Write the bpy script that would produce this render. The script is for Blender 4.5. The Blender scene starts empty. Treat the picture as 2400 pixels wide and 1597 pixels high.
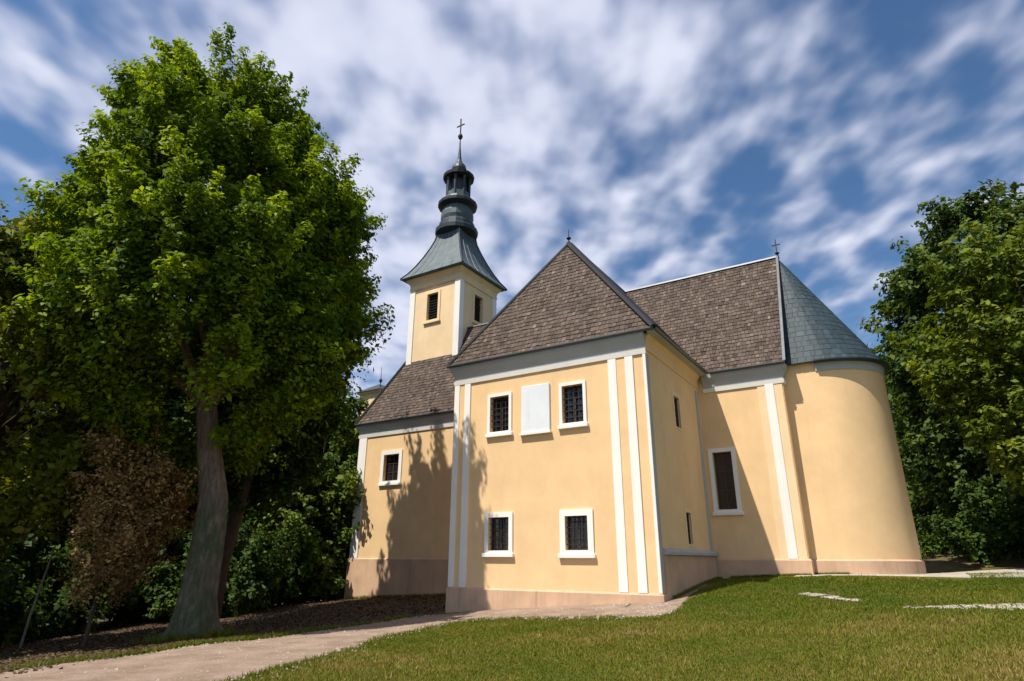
import bpy, bmesh, math, random
import numpy as np
from mathutils import Vector, Matrix

# ------------------------------------------------------------------ camera, world, sun, exposure
S = bpy.context.scene
PITCH, ROLL, YAW = math.radians(19.693), math.radians(0.242), math.radians(32.224)
CAM = Vector((13.808, -17.943, 1.118))
_f = Vector((-math.sin(YAW), math.cos(YAW), 0)); _r = Vector((math.cos(YAW), math.sin(YAW), 0)); _u = Vector((0, 0, 1))
FW = _f * math.cos(PITCH) + _u * math.sin(PITCH); UU = -_f * math.sin(PITCH) + _u * math.cos(PITCH)
RT = _r * math.cos(ROLL) + UU * math.sin(ROLL); UP = -_r * math.sin(ROLL) + UU * math.cos(ROLL)
cam_data = bpy.data.cameras.new('camera'); cam = bpy.data.objects.new('camera', cam_data)
S.collection.objects.link(cam); S.camera = cam
cam_data.lens = 1434.629 / 2400 * 36; cam_data.sensor_width = 36
cam_data.clip_start = 0.1; cam_data.clip_end = 3000
m = Matrix((RT, UP, -FW)).transposed().to_4x4(); m.translation = CAM
cam.matrix_world = m

TOSUN = Vector((-0.22, -0.50, 1.0)).normalized()
SUN_EL = math.asin(TOSUN.z); SUN_AZ = math.atan2(TOSUN.x, TOSUN.y)
sd = bpy.data.lights.new('sun', 'SUN'); sd.energy = 4.05; sd.angle = math.radians(0.5); sd.color = (1.0, 0.93, 0.82)
sun = bpy.data.objects.new('sun', sd); S.collection.objects.link(sun)
sun.rotation_euler = (-TOSUN).to_track_quat('-Z', 'Y').to_euler()
S.view_settings.view_transform = 'Standard'; S.view_settings.look = 'None'
S.view_settings.exposure = 0.72; S.view_settings.gamma = 1.0

W_ = bpy.data.worlds.new('World'); S.world = W_; W_.use_nodes = True
def build_world():
    nt = W_.node_tree; N = nt.nodes; L = nt.links; N.clear()
    out = N.new('ShaderNodeOutputWorld'); bg = N.new('ShaderNodeBackground'); bg.inputs[1].default_value = 0.05
    L.new(bg.outputs[0], out.inputs[0])
    sky = N.new('ShaderNodeTexSky'); sky.sky_type = 'NISHITA'; sky.sun_disc = False
    sky.sun_elevation = SUN_EL; sky.sun_rotation = SUN_AZ; sky.altitude = 300; sky.air_density = 1.0; sky.dust_density = 0.3; sky.ozone_density = 2.5
    def M(op, a, b=None, c=None, clamp=False):
        n = N.new('ShaderNodeMath'); n.operation = op; n.use_clamp = clamp
        for i, v in enumerate((a, b, c)):
            if v is None: continue
            if isinstance(v, (int, float)): n.inputs[i].default_value = v
            else: L.new(v, n.inputs[i])
        return n.outputs[0]
    tc = N.new('ShaderNodeTexCoord'); d = tc.outputs['Generated']
    def dot(v):
        n = N.new('ShaderNodeVectorMath'); n.operation = 'DOT_PRODUCT'; L.new(d, n.inputs[0]); n.inputs[1].default_value = v
        return n.outputs['Value']
    # wind direction of the cloud deck, a compass bearing
    wa = math.radians(34.0); wf = (-math.sin(wa), math.cos(wa), 0); wr = (math.cos(wa), math.sin(wa), 0)
    z = dot((0, 0, 1)); den = M('ADD', M('MAXIMUM', z, 0.0), 0.16)
    a = M('DIVIDE', dot(wf), den); b = M('DIVIDE', dot(wr), den)
    def noise(sa, sb, off, detail, rough, dist=0.0):
        cb = N.new('ShaderNodeCombineXYZ'); L.new(M('MULTIPLY', a, sa), cb.inputs[0]); L.new(M('MULTIPLY', b, sb), cb.inputs[1]); cb.inputs[2].default_value = off
        n = N.new('ShaderNodeTexNoise'); n.inputs['Scale'].default_value = 1.0; n.inputs['Detail'].default_value = detail
        n.inputs['Roughness'].default_value = rough; n.inputs['Distortion'].default_value = dist; L.new(cb.outputs[0], n.inputs['Vector'])
        return n.outputs['Fac']
    n1 = noise(6.6, 8.6, 3.1, 2.5, 0.48, 0.05)      # small mackerel puffs
    n2 = noise(1.7, 3.8, 7.7, 2.0, 0.5, 0.1)       # long bands
    n3 = noise(0.7, 0.9, 1.3, 1.0, 0.5)            # broad density
    # coverage is densest along one bearing and thins to both sides
    cov = M('ADD', M('MULTIPLY', M('ABSOLUTE', M('ADD', b, 0.25)), -0.14), 0.045)
    base = M('ADD', M('ADD', M('MULTIPLY', n1, 0.66), M('MULTIPLY', n2, 0.36)), M('MULTIPLY', n3, 0.30))
    f = M('ADD', base, cov)
    fac = N.new('ShaderNodeMapRange'); fac.interpolation_type = 'SMOOTHSTEP'; L.new(f, fac.inputs[0])
    fac.inputs[1].default_value = 0.45; fac.inputs[2].default_value = 0.77
    fade = M('MULTIPLY', fac.outputs[0], 0.96)
    cc = N.new('ShaderNodeMixRGB'); L.new(n1, cc.inputs[0]); cc.inputs[1].default_value = (4.9, 5.6, 8.3, 1); cc.inputs[2].default_value = (11.6, 11.9, 13.4, 1)
    hs = N.new('ShaderNodeHueSaturation'); hs.inputs['Saturation'].default_value = 1.15; hs.inputs['Value'].default_value = 1.5; L.new(sky.outputs[0], hs.inputs['Color'])
    mx = N.new('ShaderNodeMixRGB'); L.new(fade, mx.inputs[0]); L.new(hs.outputs[0], mx.inputs[1]); L.new(cc.outputs[0], mx.inputs[2])
    L.new(mx.outputs[0], bg.inputs[0])
build_world()

COL = S.collection
random.seed(5)
PI = math.pi

# ------------------------------------------------------------------ materials
def new_mat(name):
    mt = bpy.data.materials.new(name); mt.use_nodes = True
    nt = mt.node_tree; return mt, nt, nt.nodes['Principled BSDF']
def nz(nt, scale, detail=4, rough=0.6, coord=None, dist=0.0):
    n = nt.nodes.new('ShaderNodeTexNoise'); n.inputs['Scale'].default_value = scale; n.inputs['Detail'].default_value = detail
    n.inputs['Roughness'].default_value = rough; n.inputs['Distortion'].default_value = dist
    if coord is not None: nt.links.new(coord, n.inputs['Vector'])
    return n.outputs['Fac']
def geo_pos(nt, scale=(1, 1, 1)):
    g = nt.nodes.new('ShaderNodeTexCoord'); mp = nt.nodes.new('ShaderNodeMapping'); mp.inputs['Scale'].default_value = scale
    nt.links.new(g.outputs['Object'], mp.inputs['Vector']); return mp.outputs[0]
def ramp(nt, fac, stops):
    r = nt.nodes.new('ShaderNodeValToRGB'); nt.links.new(fac, r.inputs[0]); e = r.color_ramp.elements
    while len(e) > 1: e.remove(e[0])
    e[0].position = stops[0][0]; e[0].color = (*stops[0][1], 1)
    for p, c in stops[1:]:
        x = e.new(p); x.color = (*c, 1)
    return r.outputs[0]
def mix(nt, fac, a, b, mode='MIX'):
    n = nt.nodes.new('ShaderNodeMixRGB'); n.blend_type = mode
    for i, v in enumerate((fac, a, b)):
        if isinstance(v, (int, float)): n.inputs[i].default_value = v
        elif isinstance(v, tuple): n.inputs[i].default_value = (*v, 1)
        else: nt.links.new(v, n.inputs[i])
    return n.outputs[0]
def bump(nt, bs, h, strength, dist):
    b = nt.nodes.new('ShaderNodeBump'); b.inputs['Strength'].default_value = strength; b.inputs['Distance'].default_value = dist
    nt.links.new(h, b.inputs['Height']); nt.links.new(b.outputs[0], bs.inputs['Normal'])

def plaster(name, c, var=0.08, stain=(0.35, 0.27, 0.2), st=0.10):
    mt, nt, b = new_mat(name); p = geo_pos(nt)
    v = tuple(x * (1 - var) for x in c); w = tuple(min(1, x * (1 + var)) for x in c)
    col = ramp(nt, nz(nt, 0.9, 5, 0.62, p), [(0.3, v), (0.7, w)])
    streak = ramp(nt, nz(nt, 1.0, 4, 0.6, geo_pos(nt, (3.0, 3.0, 0.35))), [(0.52, (0, 0, 0)), (0.8, (1, 1, 1))])
    f = nt.nodes.new('ShaderNodeMath'); f.operation = 'MULTIPLY'; nt.links.new(streak, f.inputs[0]); f.inputs[1].default_value = st
    col = mix(nt, f.outputs[0], col, stain)
    run = ramp(nt, nz(nt, 1.0, 3, 0.55, geo_pos(nt, (9.0, 9.0, 0.22))), [(0.56, (0, 0, 0)), (0.74, (1, 1, 1))])
    blot = ramp(nt, nz(nt, 0.45, 3, 0.5, p), [(0.42, (0, 0, 0)), (0.68, (1, 1, 1))])
    f2 = nt.nodes.new('ShaderNodeMath'); f2.operation = 'MULTIPLY'; nt.links.new(run, f2.inputs[0]); nt.links.new(blot, f2.inputs[1])
    f3 = nt.nodes.new('ShaderNodeMath'); f3.operation = 'MULTIPLY'; nt.links.new(f2.outputs[0], f3.inputs[0]); f3.inputs[1].default_value = st * 1.3
    col = mix(nt, f3.outputs[0], col, stain)
    nt.links.new(col, b.inputs['Base Color']); b.inputs['Roughness'].default_value = 0.93
    b.inputs['Specular IOR Level'].default_value = 0.2
    bump(nt, b, nz(nt, 26, 4, 0.7, p), 0.35, 0.012)
    return mt
M_WALL = plaster('ochre_plaster', (0.79, 0.545, 0.295))
M_TOWER = plaster('tower_plaster', (0.81, 0.61, 0.37))
M_WHITE = plaster('white_plaster', (0.84, 0.81, 0.76), 0.04, (0.45, 0.42, 0.38), 0.14)
M_PLINTH = plaster('pink_plinth_render', (0.58, 0.385, 0.255), 0.16, (0.22, 0.15, 0.11), 0.4)
M_COVE = plaster('shaded_cove_plaster', (0.40, 0.41, 0.42), 0.07)  # plaster grey with the shade under the eaves painted into its colour
M_GREYTRIM = plaster('grey_plaster', (0.42, 0.42, 0.40), 0.07)

def simple(name, c, rough=0.8, metal=0.0, var=0.15, sc=3.0, bp=0.0, spec=0.5):
    mt, nt, b = new_mat(name); p = geo_pos(nt)
    col = ramp(nt, nz(nt, sc, 5, 0.6, p), [(0.3, tuple(x * (1 - var) for x in c)), (0.7, tuple(x * (1 + var) for x in c))])
    nt.links.new(col, b.inputs['Base Color']); b.inputs['Roughness'].default_value = rough; b.inputs['Metallic'].default_value = metal
    b.inputs['Specular IOR Level'].default_value = spec
    if bp: bump(nt, b, nz(nt, sc * 6, 4, 0.7, p), bp, 0.02)
    return mt
M_DARK = simple('dark_metal', (0.012, 0.013, 0.017), 0.6, 0.0, spec=0.3)
M_COPPER = simple('weathered_sheet_metal', (0.070, 0.098, 0.108), 0.6, 0.2, 0.3, 2.5)
M_COPPERD = simple('dark_sheet_metal', (0.030, 0.040, 0.050), 0.5, 0.3, 0.3, 2.5)
M_GUTTER = simple('gutter_metal', (0.10, 0.11, 0.12), 0.5, 0.4)
M_IRON = simple('wrought_iron', (0.035, 0.03, 0.032), 0.6, 0.4)
M_WOODF = simple('dark_window_wood', (0.06, 0.035, 0.025), 0.6)
M_VOID = simple('dark_louvre_wood', (0.025, 0.02, 0.017), 0.8)
M_PANEL = plaster('faded_fresco', (0.72, 0.76, 0.80), 0.07, (0.62, 0.55, 0.52), 0.35)
def glass():
    mt, nt, b = new_mat('window_glass'); b.inputs['Base Color'].default_value = (0.018, 0.017, 0.022, 1)
    b.inputs['Roughness'].default_value = 0.12; b.inputs['Specular IOR Level'].default_value = 0.6
    bump(nt, b, nz(nt, 2.5, 2, 0.5, geo_pos(nt)), 0.25, 0.05); return mt
M_GLASS = glass()

def shingle_mat(name, stops, rough=0.85, edge=None):
    mt, nt, b = new_mat(name)
    at = nt.nodes.new('ShaderNodeAttribute'); at.attribute_name = 'tint'; at.attribute_type = 'GEOMETRY'
    col = ramp(nt, at.outputs['Fac'], stops)
    col = mix(nt, 0.6, col, ramp(nt, nz(nt, 0.8, 4, 0.6, geo_pos(nt)), [(0.3, (0.72, 0.72, 0.74)), (0.7, (1.15, 1.1, 1.05))]), 'MULTIPLY')
    col = mix(nt, 0.5, col, ramp(nt, nz(nt, 30, 3, 0.7, geo_pos(nt, (1, 1, .25))), [(0.3, (0.7, 0.7, 0.7)), (0.7, (1.2, 1.2, 1.2))]), 'MULTIPLY')
    nt.links.new(col, b.inputs['Base Color']); b.inputs['Roughness'].default_value = rough; b.inputs['Specular IOR Level'].default_value = 0.25
    return mt
M_SHINGLE = shingle_mat('weathered_wood_shingle', [(0.0, (0.046, 0.034, 0.028)), (0.35, (0.088, 0.066, 0.053)), (0.7, (0.14, 0.106, 0.086)), (1.0, (0.22, 0.185, 0.155))])
M_SLATE = shingle_mat('blue_grey_metal_shingle', [(0.0, (0.022, 0.038, 0.050)), (0.5, (0.034, 0.056, 0.070)), (1.0, (0.052, 0.082, 0.098))], 0.6)

def leaf_mat(name, dark, midc, light, trans=0.35):
    mt = bpy.data.materials.new(name); mt.use_nodes = True; nt = mt.node_tree; nt.nodes.clear()
    out = nt.nodes.new('ShaderNodeOutputMaterial'); at = nt.nodes.new('ShaderNodeAttribute'); at.attribute_name = 'tint'
    col = ramp(nt, at.outputs['Fac'], [(0.0, dark), (0.5, midc), (1.0, light)])
    d = nt.nodes.new('ShaderNodeBsdfPrincipled'); d.inputs['Roughness'].default_value = 0.6; d.inputs['Specular IOR Level'].default_value = 0.14
    nt.links.new(col, d.inputs['Base Color'])
    t = nt.nodes.new('ShaderNodeBsdfTranslucent')
    tcol = mix(nt, 1.0, col, (1.5, 1.35, 0.5), 'MULTIPLY'); nt.links.new(tcol, t.inputs['Color'])
    ms = nt.nodes.new('ShaderNodeMixShader'); ms.inputs[0].default_value = trans
    nt.links.new(d.outputs[0], ms.inputs[1]); nt.links.new(t.outputs[0], ms.inputs[2]); nt.links.new(ms.outputs[0], out.inputs[0])
    return mt
M_LIME = leaf_mat('linden_leaf', (0.038, 0.080, 0.004), (0.125, 0.205, 0.007), (0.29, 0.385, 0.010), 0.40)
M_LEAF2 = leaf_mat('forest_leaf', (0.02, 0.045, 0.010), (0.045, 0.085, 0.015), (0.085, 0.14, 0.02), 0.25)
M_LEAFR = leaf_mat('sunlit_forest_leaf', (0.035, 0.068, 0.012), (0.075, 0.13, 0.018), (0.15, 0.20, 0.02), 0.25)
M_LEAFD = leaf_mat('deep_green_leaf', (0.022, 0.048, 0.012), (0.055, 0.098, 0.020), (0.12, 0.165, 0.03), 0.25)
M_LIMED = leaf_mat('olive_green_leaf', (0.05, 0.08, 0.008), (0.10, 0.145, 0.012), (0.19, 0.22, 0.018), 0.3)
M_LEAFY = leaf_mat('yellow_green_leaf', (0.07, 0.10, 0.010), (0.13, 0.165, 0.014), (0.22, 0.24, 0.02))
M_LEAFB = leaf_mat('withered_brown_leaf', (0.09, 0.055, 0.022), (0.23, 0.145, 0.055), (0.46, 0.32, 0.13), 0.2)
M_FIR = leaf_mat('fir_needle', (0.012, 0.028, 0.018), (0.022, 0.045, 0.026), (0.035, 0.065, 0.034), 0.05)
M_GRASS = leaf_mat('grass_blade', (0.065, 0.118, 0.006), (0.155, 0.172, 0.016), (0.32, 0.235, 0.085), 0.3)

def bark(name, a, b_, moss=0.0):
    mt, nt, b = new_mat(name)
    f = nz(nt, 1.0, 6, 0.7, geo_pos(nt, (11, 11, 1.8)), 0.4)
    col = ramp(nt, f, [(0.3, a), (0.7, b_)])
    if moss:
        sep = nt.nodes.new('ShaderNodeSeparateXYZ'); tc = nt.nodes.new('ShaderNodeTexCoord'); nt.links.new(tc.outputs['Object'], sep.inputs[0])
        mr = nt.nodes.new('ShaderNodeMapRange'); nt.links.new(sep.outputs['Z'], mr.inputs[0])
        mr.inputs[1].default_value = moss - 0.2; mr.inputs[2].default_value = moss + 0.9; mr.inputs[3].default_value = 1; mr.inputs[4].default_value = 0
        n2 = ramp(nt, nz(nt, 2.2, 4, 0.6, geo_pos(nt, (1.6, 1.6, 1.0))), [(0.36, (0.08, 0.08, 0.08)), (0.56, (0.95, 0.95, 0.95))])
        mm = nt.nodes.new('ShaderNodeMath'); mm.operation = 'MULTIPLY'; nt.links.new(mr.outputs[0], mm.inputs[0]); nt.links.new(n2, mm.inputs[1])
        mc = ramp(nt, nz(nt, 16, 5, 0.75, geo_pos(nt)), [(0.3, (0.035, 0.050, 0.020)), (0.7, (0.105, 0.130, 0.055))]); col = mix(nt, mm.outputs[0], col, mc)
    nt.links.new(col, b.inputs['Base Color']); b.inputs['Roughness'].default_value = 0.95
    bump(nt, b, f, 1.0, 0.09); return mt
M_BARK = bark('mossy_bark', (0.07, 0.052, 0.038), (0.27, 0.21, 0.16), 3.6)
M_BARK2 = bark('brown_bark', (0.045, 0.028, 0.018), (0.12, 0.075, 0.045))
M_BARKP = bark('pale_bark', (0.18, 0.15, 0.13), (0.36, 0.31, 0.27))

# ------------------------------------------------------------------ object helpers
def link(o, parent=None):
    COL.objects.link(o)
    if parent is not None: o.parent = parent
    return o
def thing(name, label, cat, loc=(0, 0, 0), group=None):
    o = bpy.data.objects.new(name, None); o.location = loc; link(o)
    o.empty_display_size = 0.3
    o['label'] = label; o['category'] = cat
    if group: o['group'] = group
    return o
def tag(o, label, cat, group=None):
    o['label'] = label; o['category'] = cat
    if group: o['group'] = group
    return o
class MB:
    def __init__(s): s.v = []; s.f = []
    def quad(s, *p):
        n = len(s.v); s.v += [tuple(q) for q in p]; s.f.append(tuple(range(n, n + len(p))))
    def box(s, x0, x1, y0, y1, z0, z1):
        n = len(s.v)
        s.v += [(x, y, z) for z in (z0, z1) for y in (y0, y1) for x in (x0, x1)]
        s.f += [tuple(n + i for i in q) for q in ((0, 2, 3, 1), (4, 5, 7, 6), (0, 1, 5, 4), (1, 3, 7, 5), (3, 2, 6, 7), (2, 0, 4, 6))]
    def sweep(s, prof, path, closed=False):
        # prof: (out, z) closed ring; path: XY points, outward = right-hand side of travel
        n = len(path); rings = []
        for i, p in enumerate(path):
            a = Vector(path[i - 1]) if (i > 0 or closed) else None
            c = Vector(path[(i + 1) % n]) if (i < n - 1 or closed) else None
            p = Vector(p)
            def nr(u, v): d = (v - u).normalized(); return Vector((d.y, -d.x))
            if a is None: o = nr(p, c)
            elif c is None: o = nr(a, p)
            else:
                n1, n2 = nr(a, p), nr(p, c); o = (n1 + n2) / (1 + n1.dot(n2))
            base = len(s.v)
            for (ou, z) in prof: s.v.append((p.x + o.x * ou, p.y + o.y * ou, z))
            rings.append(base)
        k = len(prof)
        for i in range(n if closed else n - 1):
            A, B = rings[i], rings[(i + 1) % n]
            for j in range(k): s.f.append((A + j, B + j, B + (j + 1) % k, A + (j + 1) % k))
        if not closed:
            s.f.append(tuple(rings[0] + j for j in range(k))); s.f.append(tuple(rings[-1] + j for j in reversed(range(k))))
    def lathe(s, prof, cx, cy, n=24, rot=0.0, sq=False):
        base = len(s.v)
        for (r, z) in prof:
            for i in range(n):
                a = rot + 2 * PI * i / n; s.v.append((cx + r * math.cos(a), cy + r * math.sin(a), z))
        for k in range(len(prof) - 1):
            for i in range(n):
                j = (i + 1) % n; s.f.append((base + k * n + i, base + k * n + j, base + (k + 1) * n + j, base + (k + 1) * n + i))
        s.f.append(tuple(base + i for i in reversed(range(n)))); s.f.append(tuple(base + (len(prof) - 1) * n + i for i in range(n)))
    def tube(s, pts, rad, n=10):
        base = len(s.v); P = [Vector(p) for p in pts]
        for i, p in enumerate(P):
            d = (P[min(i + 1, len(P) - 1)] - P[max(i - 1, 0)]).normalized()
            a = d.cross(Vector((0.3, 1, 0.1))).normalized(); b = d.cross(a)
            for k in range(n):
                t = 2 * PI * k / n; q = p + (a * math.cos(t) + b * math.sin(t)) * rad[i]; s.v.append(tuple(q))
        for i in range(len(P) - 1):
            for k in range(n):
                j = (k + 1) % n; s.f.append((base + i * n + k, base + i * n + j, base + (i + 1) * n + j, base + (i + 1) * n + k))
        s.f.append(tuple(base + i for i in range(n))); s.f.append(tuple(base + (len(P) - 1) * n + i for i in reversed(range(n))))
    def build(s, name, mat, parent=None, smooth=False, bevel=0.0):
        me = bpy.data.meshes.new(name); me.from_pydata(s.v, [], s.f); me.materials.append(mat)
        bm = bmesh.new(); bm.from_mesh(me); bmesh.ops.recalc_face_normals(bm, faces=bm.faces[:])
        if bevel:
            es = [e for e in bm.edges if len(e.link_faces) == 2 and e.calc_face_angle(0) > 0.9]
            bmesh.ops.bevel(bm, geom=es, offset=bevel, segments=1, affect='EDGES', clamp_overlap=True)
        bm.to_mesh(me); bm.free()
        if smooth:
            for p in me.polygons: p.use_smooth = True
        o = bpy.data.objects.new(name, me); link(o, parent); return o

# ------------------------------------------------------------------ terrain height
TP = np.array([(7.5,0,0),(-.4,0,-.6),(10.7,5.9,.66),(7.5,5.9,.5),(-10.5,5.9,-.75),(-5,5.9,-.45),(12.5,6.5,.7),(14.2,9,.72),
(2,-2,-.5),(7.7,-1.5,-.1),(11,4,.6),(13.8,-17.9,-.6),(8.5,-9.5,-.54),(14.6,-8,-.22),(6.4,-6,-.46),(15.7,2,.36),(22,6,.9),(21,-6,.1),
(-4.7,-6.1,-1.08),(-20,0,-1.9),(-10,-12,-1.7),(0,-14,-.75),(3,-13,-.55),(-10,15,-.6),(12,18,.9),(0,25,.6),(30,25,2.0),(-30,20,-2.2),(-30,-25,-3),(30,-25,-.5),(5,-30,-1),(19,11,1.0)], float)
def _phi(r): return r ** 2 * np.log(r + 1e-9)
def _solve():
    n = len(TP); A = np.zeros((n + 3, n + 3)); d = np.hypot(TP[:, None, 0] - TP[None, :, 0], TP[:, None, 1] - TP[None, :, 1])
    A[:n, :n] = _phi(d) + np.eye(n) * .3; A[:n, n] = 1; A[:n, n + 1:] = TP[:, :2]; A[n, :n] = 1; A[n + 1:, :n] = TP[:, :2].T
    return np.linalg.solve(A, np.r_[TP[:, 2], 0, 0, 0])
TW = _solve()
def Hn(x, y):
    x = np.asarray(x, float); y = np.asarray(y, float)
    r = np.hypot(x, y); k = np.where(r > 42, 42 / np.maximum(r, 1e-6), 1.0); xx, yy = x * k, y * k
    n = len(TP); d = np.hypot(xx[..., None] - TP[:, 0], yy[..., None] - TP[:, 1])
    h = _phi(d) @ TW[:n] + TW[n] + TW[n + 1] * xx + TW[n + 2] * yy
    h = h + 0.025 * np.sin(x * 1.3 + 0.7 * y) * np.sin(y * 1.1 - 0.4 * x) * np.clip((-y - 2.5) / 3, 0, 1)
    return h
def H(x, y): return float(Hn(x, y))

def ground_material():
    mt, nt, b = new_mat('grass_and_soil'); p = geo_pos(nt)
    g = ramp(nt, nz(nt, 1.1, 6, 0.7, p), [(0.30, (0.060, 0.085, 0.010)), (0.46, (0.085, 0.092, 0.015)), (0.58, (0.125, 0.10, 0.026)), (0.75, (0.17, 0.115, 0.05))])
    fine = ramp(nt, nz(nt, 22, 5, 0.75, p), [(0.3, (0.55, 0.55, 0.5)), (0.7, (1.4, 1.35, 1.2))])
    g = mix(nt, 0.8, g, fine, 'MULTIPLY')
    soil = ramp(nt, nz(nt, 5, 6, 0.75, p), [(0.3, (0.045, 0.030, 0.020)), (0.7, (0.15, 0.11, 0.085))])
    at = nt.nodes.new('ShaderNodeAttribute'); at.attribute_name = 'soil'
    nn = nz(nt, 3.5, 5, 0.7, p)
    a1 = nt.nodes.new('ShaderNodeMath'); a1.operation = 'ADD'; nt.links.new(at.outputs['Fac'], a1.inputs[0]); nt.links.new(nn, a1.inputs[1])
    msk = ramp(nt, a1.outputs[0], [(0.85, (0, 0, 0)), (1.1, (1, 1, 1))])
    nt.links.new(mix(nt, msk, g, soil), b.inputs['Base Color']); b.inputs['Roughness'].default_value = 1.0
    b.inputs['Specular IOR Level'].default_value = 0.1
    bump(nt, b, nz(nt, 14, 5, 0.75, p), 0.8, 0.06); return mt
PATH_A = [(7.7,5.0),(7.7,4.02),(7.92,1.33),(8.29,-1.07),(8.27,-2.35),(7.32,-2.72),(5.99,-2.85),(4.24,-2.7),(3.08,-3.05),(2.9,-4.64),(3.17,-6.47),(4.07,-8.59),(4.7,-10.13),(5.3,-11.9),(6.0,-14.5),(7.0,-19)]
PATH_B = [(7.3,5.0),(7.3,4.02),(7.3,1.33),(7.3,.4),(7.3,.2),(6.6,.1),(5.99,.1),(4.24,.1),(2.4,.1),(-0.45,-1.2),(-.5,-4.4),(-.7,-7.0),(-.9,-8.64),(-.2,-10.9),(1.4,-14.2),(3,-19)]
def soil_mask(x, y):
    # forest floor left of and behind the path
    xl = np.interp(-y, [-30, -6, 1, 4.5, 7, 8.6, 10.5, 13, 19, 60], [-11.5, -.3, -.3, -.3, -.6, -1.2, 0, 1.6, 2.5, 5])
    return np.clip((xl - x) / 1.2 + 0.35, 0, 1)
def build_ground():
    def axis(lo, hi, c0, c1, step):
        a = list(np.arange(c0, c1 + 1e-6, step)); s = step; x = c1
        while x < hi: s *= 1.28; x += s; a.append(min(x, hi))
        s = step; x = c0
        while x > lo: s *= 1.28; x -= s; a.insert(0, max(x, lo))
        return np.array(a)
    X = axis(-900, 900, -14, 24, 0.3); Y = axis(-900, 900, -20, 14, 0.3)
    gx, gy = np.meshgrid(X, Y); gz = Hn(gx, gy)
    v = np.stack([gx.ravel(), gy.ravel(), gz.ravel()], 1); nx = len(X); ny = len(Y)
    f = [(j * nx + i, j * nx + i + 1, (j + 1) * nx + i + 1, (j + 1) * nx + i) for j in range(ny - 1) for i in range(nx - 1)]
    me = bpy.data.meshes.new('ground'); me.from_pydata(v.tolist(), [], f); me.materials.append(ground_material())
    a = me.attributes.new('soil', 'FLOAT', 'POINT'); a.data.foreach_set('value', soil_mask(gx, gy).ravel().astype(np.float32))
    for p in me.polygons: p.use_smooth = True
    o = bpy.data.objects.new('ground', me); link(o); o['kind'] = 'structure'
build_ground()
def resample(P, n):
    P = np.array(P, float)
    # catmull-rom style smoothing through even parameters
    t = np.linspace(0, len(P) - 1, n); i = np.clip(t.astype(int), 0, len(P) - 2); u = (t - i)[:, None]
    p0 = P[np.clip(i - 1, 0, len(P) - 1)]; p1 = P[i]; p2 = P[i + 1]; p3 = P[np.clip(i + 2, 0, len(P) - 1)]
    return 0.5 * (2 * p1 + (p2 - p0) * u + (2 * p0 - 5 * p1 + 4 * p2 - p3) * u ** 2 + (3 * p1 - p0 - 3 * p2 + p3) * u ** 3)
def strip(name, A, B, mat, lift, n=160, m=24, jit=0.06):
    a = resample(A, n); b = resample(B, n); rs = np.random.RandomState(4)
    a = a + rs.normal(0, jit, a.shape) * 0.5; b = b + rs.normal(0, jit, b.shape) * 0.5
    t = np.linspace(0, 1, m)[None, :, None]; g = a[:, None, :] * (1 - t) + b[:, None, :] * t
    z = Hn(g[..., 0], g[..., 1]); e = np.minimum(t[..., 0], 1 - t[..., 0]); z = z + lift * np.clip(e * m, 0, 1) - 0.02 * (e == 0)
    v = np.dstack([g, z]).reshape(-1, 3)
    f = [(i * m + j, i * m + j + 1, (i + 1) * m + j + 1, (i + 1) * m + j) for i in range(n - 1) for j in range(m - 1)]
    me = bpy.data.meshes.new(name); me.from_pydata(v.tolist(), [], f); me.materials.append(mat)
    for p in me.polygons: p.use_smooth = True
    o = bpy.data.objects.new(name, me); link(o); o['kind'] = 'structure'; return o
def gravel(name, a, b_):
    mt, nt, b = new_mat(name); p = geo_pos(nt)
    c = ramp(nt, nz(nt, 1.4, 5, 0.65, p), [(0.3, a), (0.7, b_)])
    c = mix(nt, 0.7, c, ramp(nt, nz(nt, 24, 4, 0.8, p), [(0.3, (0.6, 0.58, 0.56)), (0.7, (1.3, 1.3, 1.3))]), 'MULTIPLY')
    nt.links.new(c, b.inputs['Base Color']); b.inputs['Roughness'].default_value = 1; b.inputs['Specular IOR Level'].default_value = 0.1
    bump(nt, b, nz(nt, 34, 4, 0.8, p), 0.6, 0.03); return mt
M_PATH = gravel('pinkish_gravel', (0.20, 0.145, 0.105), (0.34, 0.255, 0.20))
M_PALE = gravel('pale_gravel', (0.32, 0.28, 0.23), (0.48, 0.44, 0.38))
strip('path', PATH_A, PATH_B, M_PATH, 0.02)
strip('gravel_apron', [(10.2, 5.0), (10.9, 5.1), (11.4, 5.7), (12.4, 5.8), (13.6, 6.0), (15, 5.9), (16.6, 6.1), (19, 6.9), (23, 8.5)],
      [(10.2, 5.9), (10.8, 6.1), (11.4, 6.5), (12.2, 6.6), (13.1, 7.1), (13.9, 8.6), (14.9, 10.2), (16.2, 11.4), (18.8, 12.6), (23, 14)], M_PALE, 0.02, 90, 10)
strip('gravel_patch', [(13.3, -.9), (14.4, -.8), (15.6, -.7), (17.5, -.4), (21, .3)], [(13.4, -.7), (14.3, -.2), (15.6, .6), (17.5, 1.4), (21, 2.2)], M_PALE, 0.012, 60, 10, 0.16)
strip('bare_patch', [(10.9, .9), (11.5, .4), (12.3, -.1)], [(11.2, 1.2), (11.8, .75), (12.4, .1)], M_PALE, 0.012, 40, 8, 0.12)
strip('kerb_path', [(-7.2, -3.6), (-8.1, -2.4), (-9.6, 1.2), (-11.5, 7), (-12.5, 11)], [(-6.8, -3.2), (-7.5, -2.0), (-8.9, 1.6), (-10.95, 5.5), (-11.6, 11)], M_PATH, 0.02, 60, 8)

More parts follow.
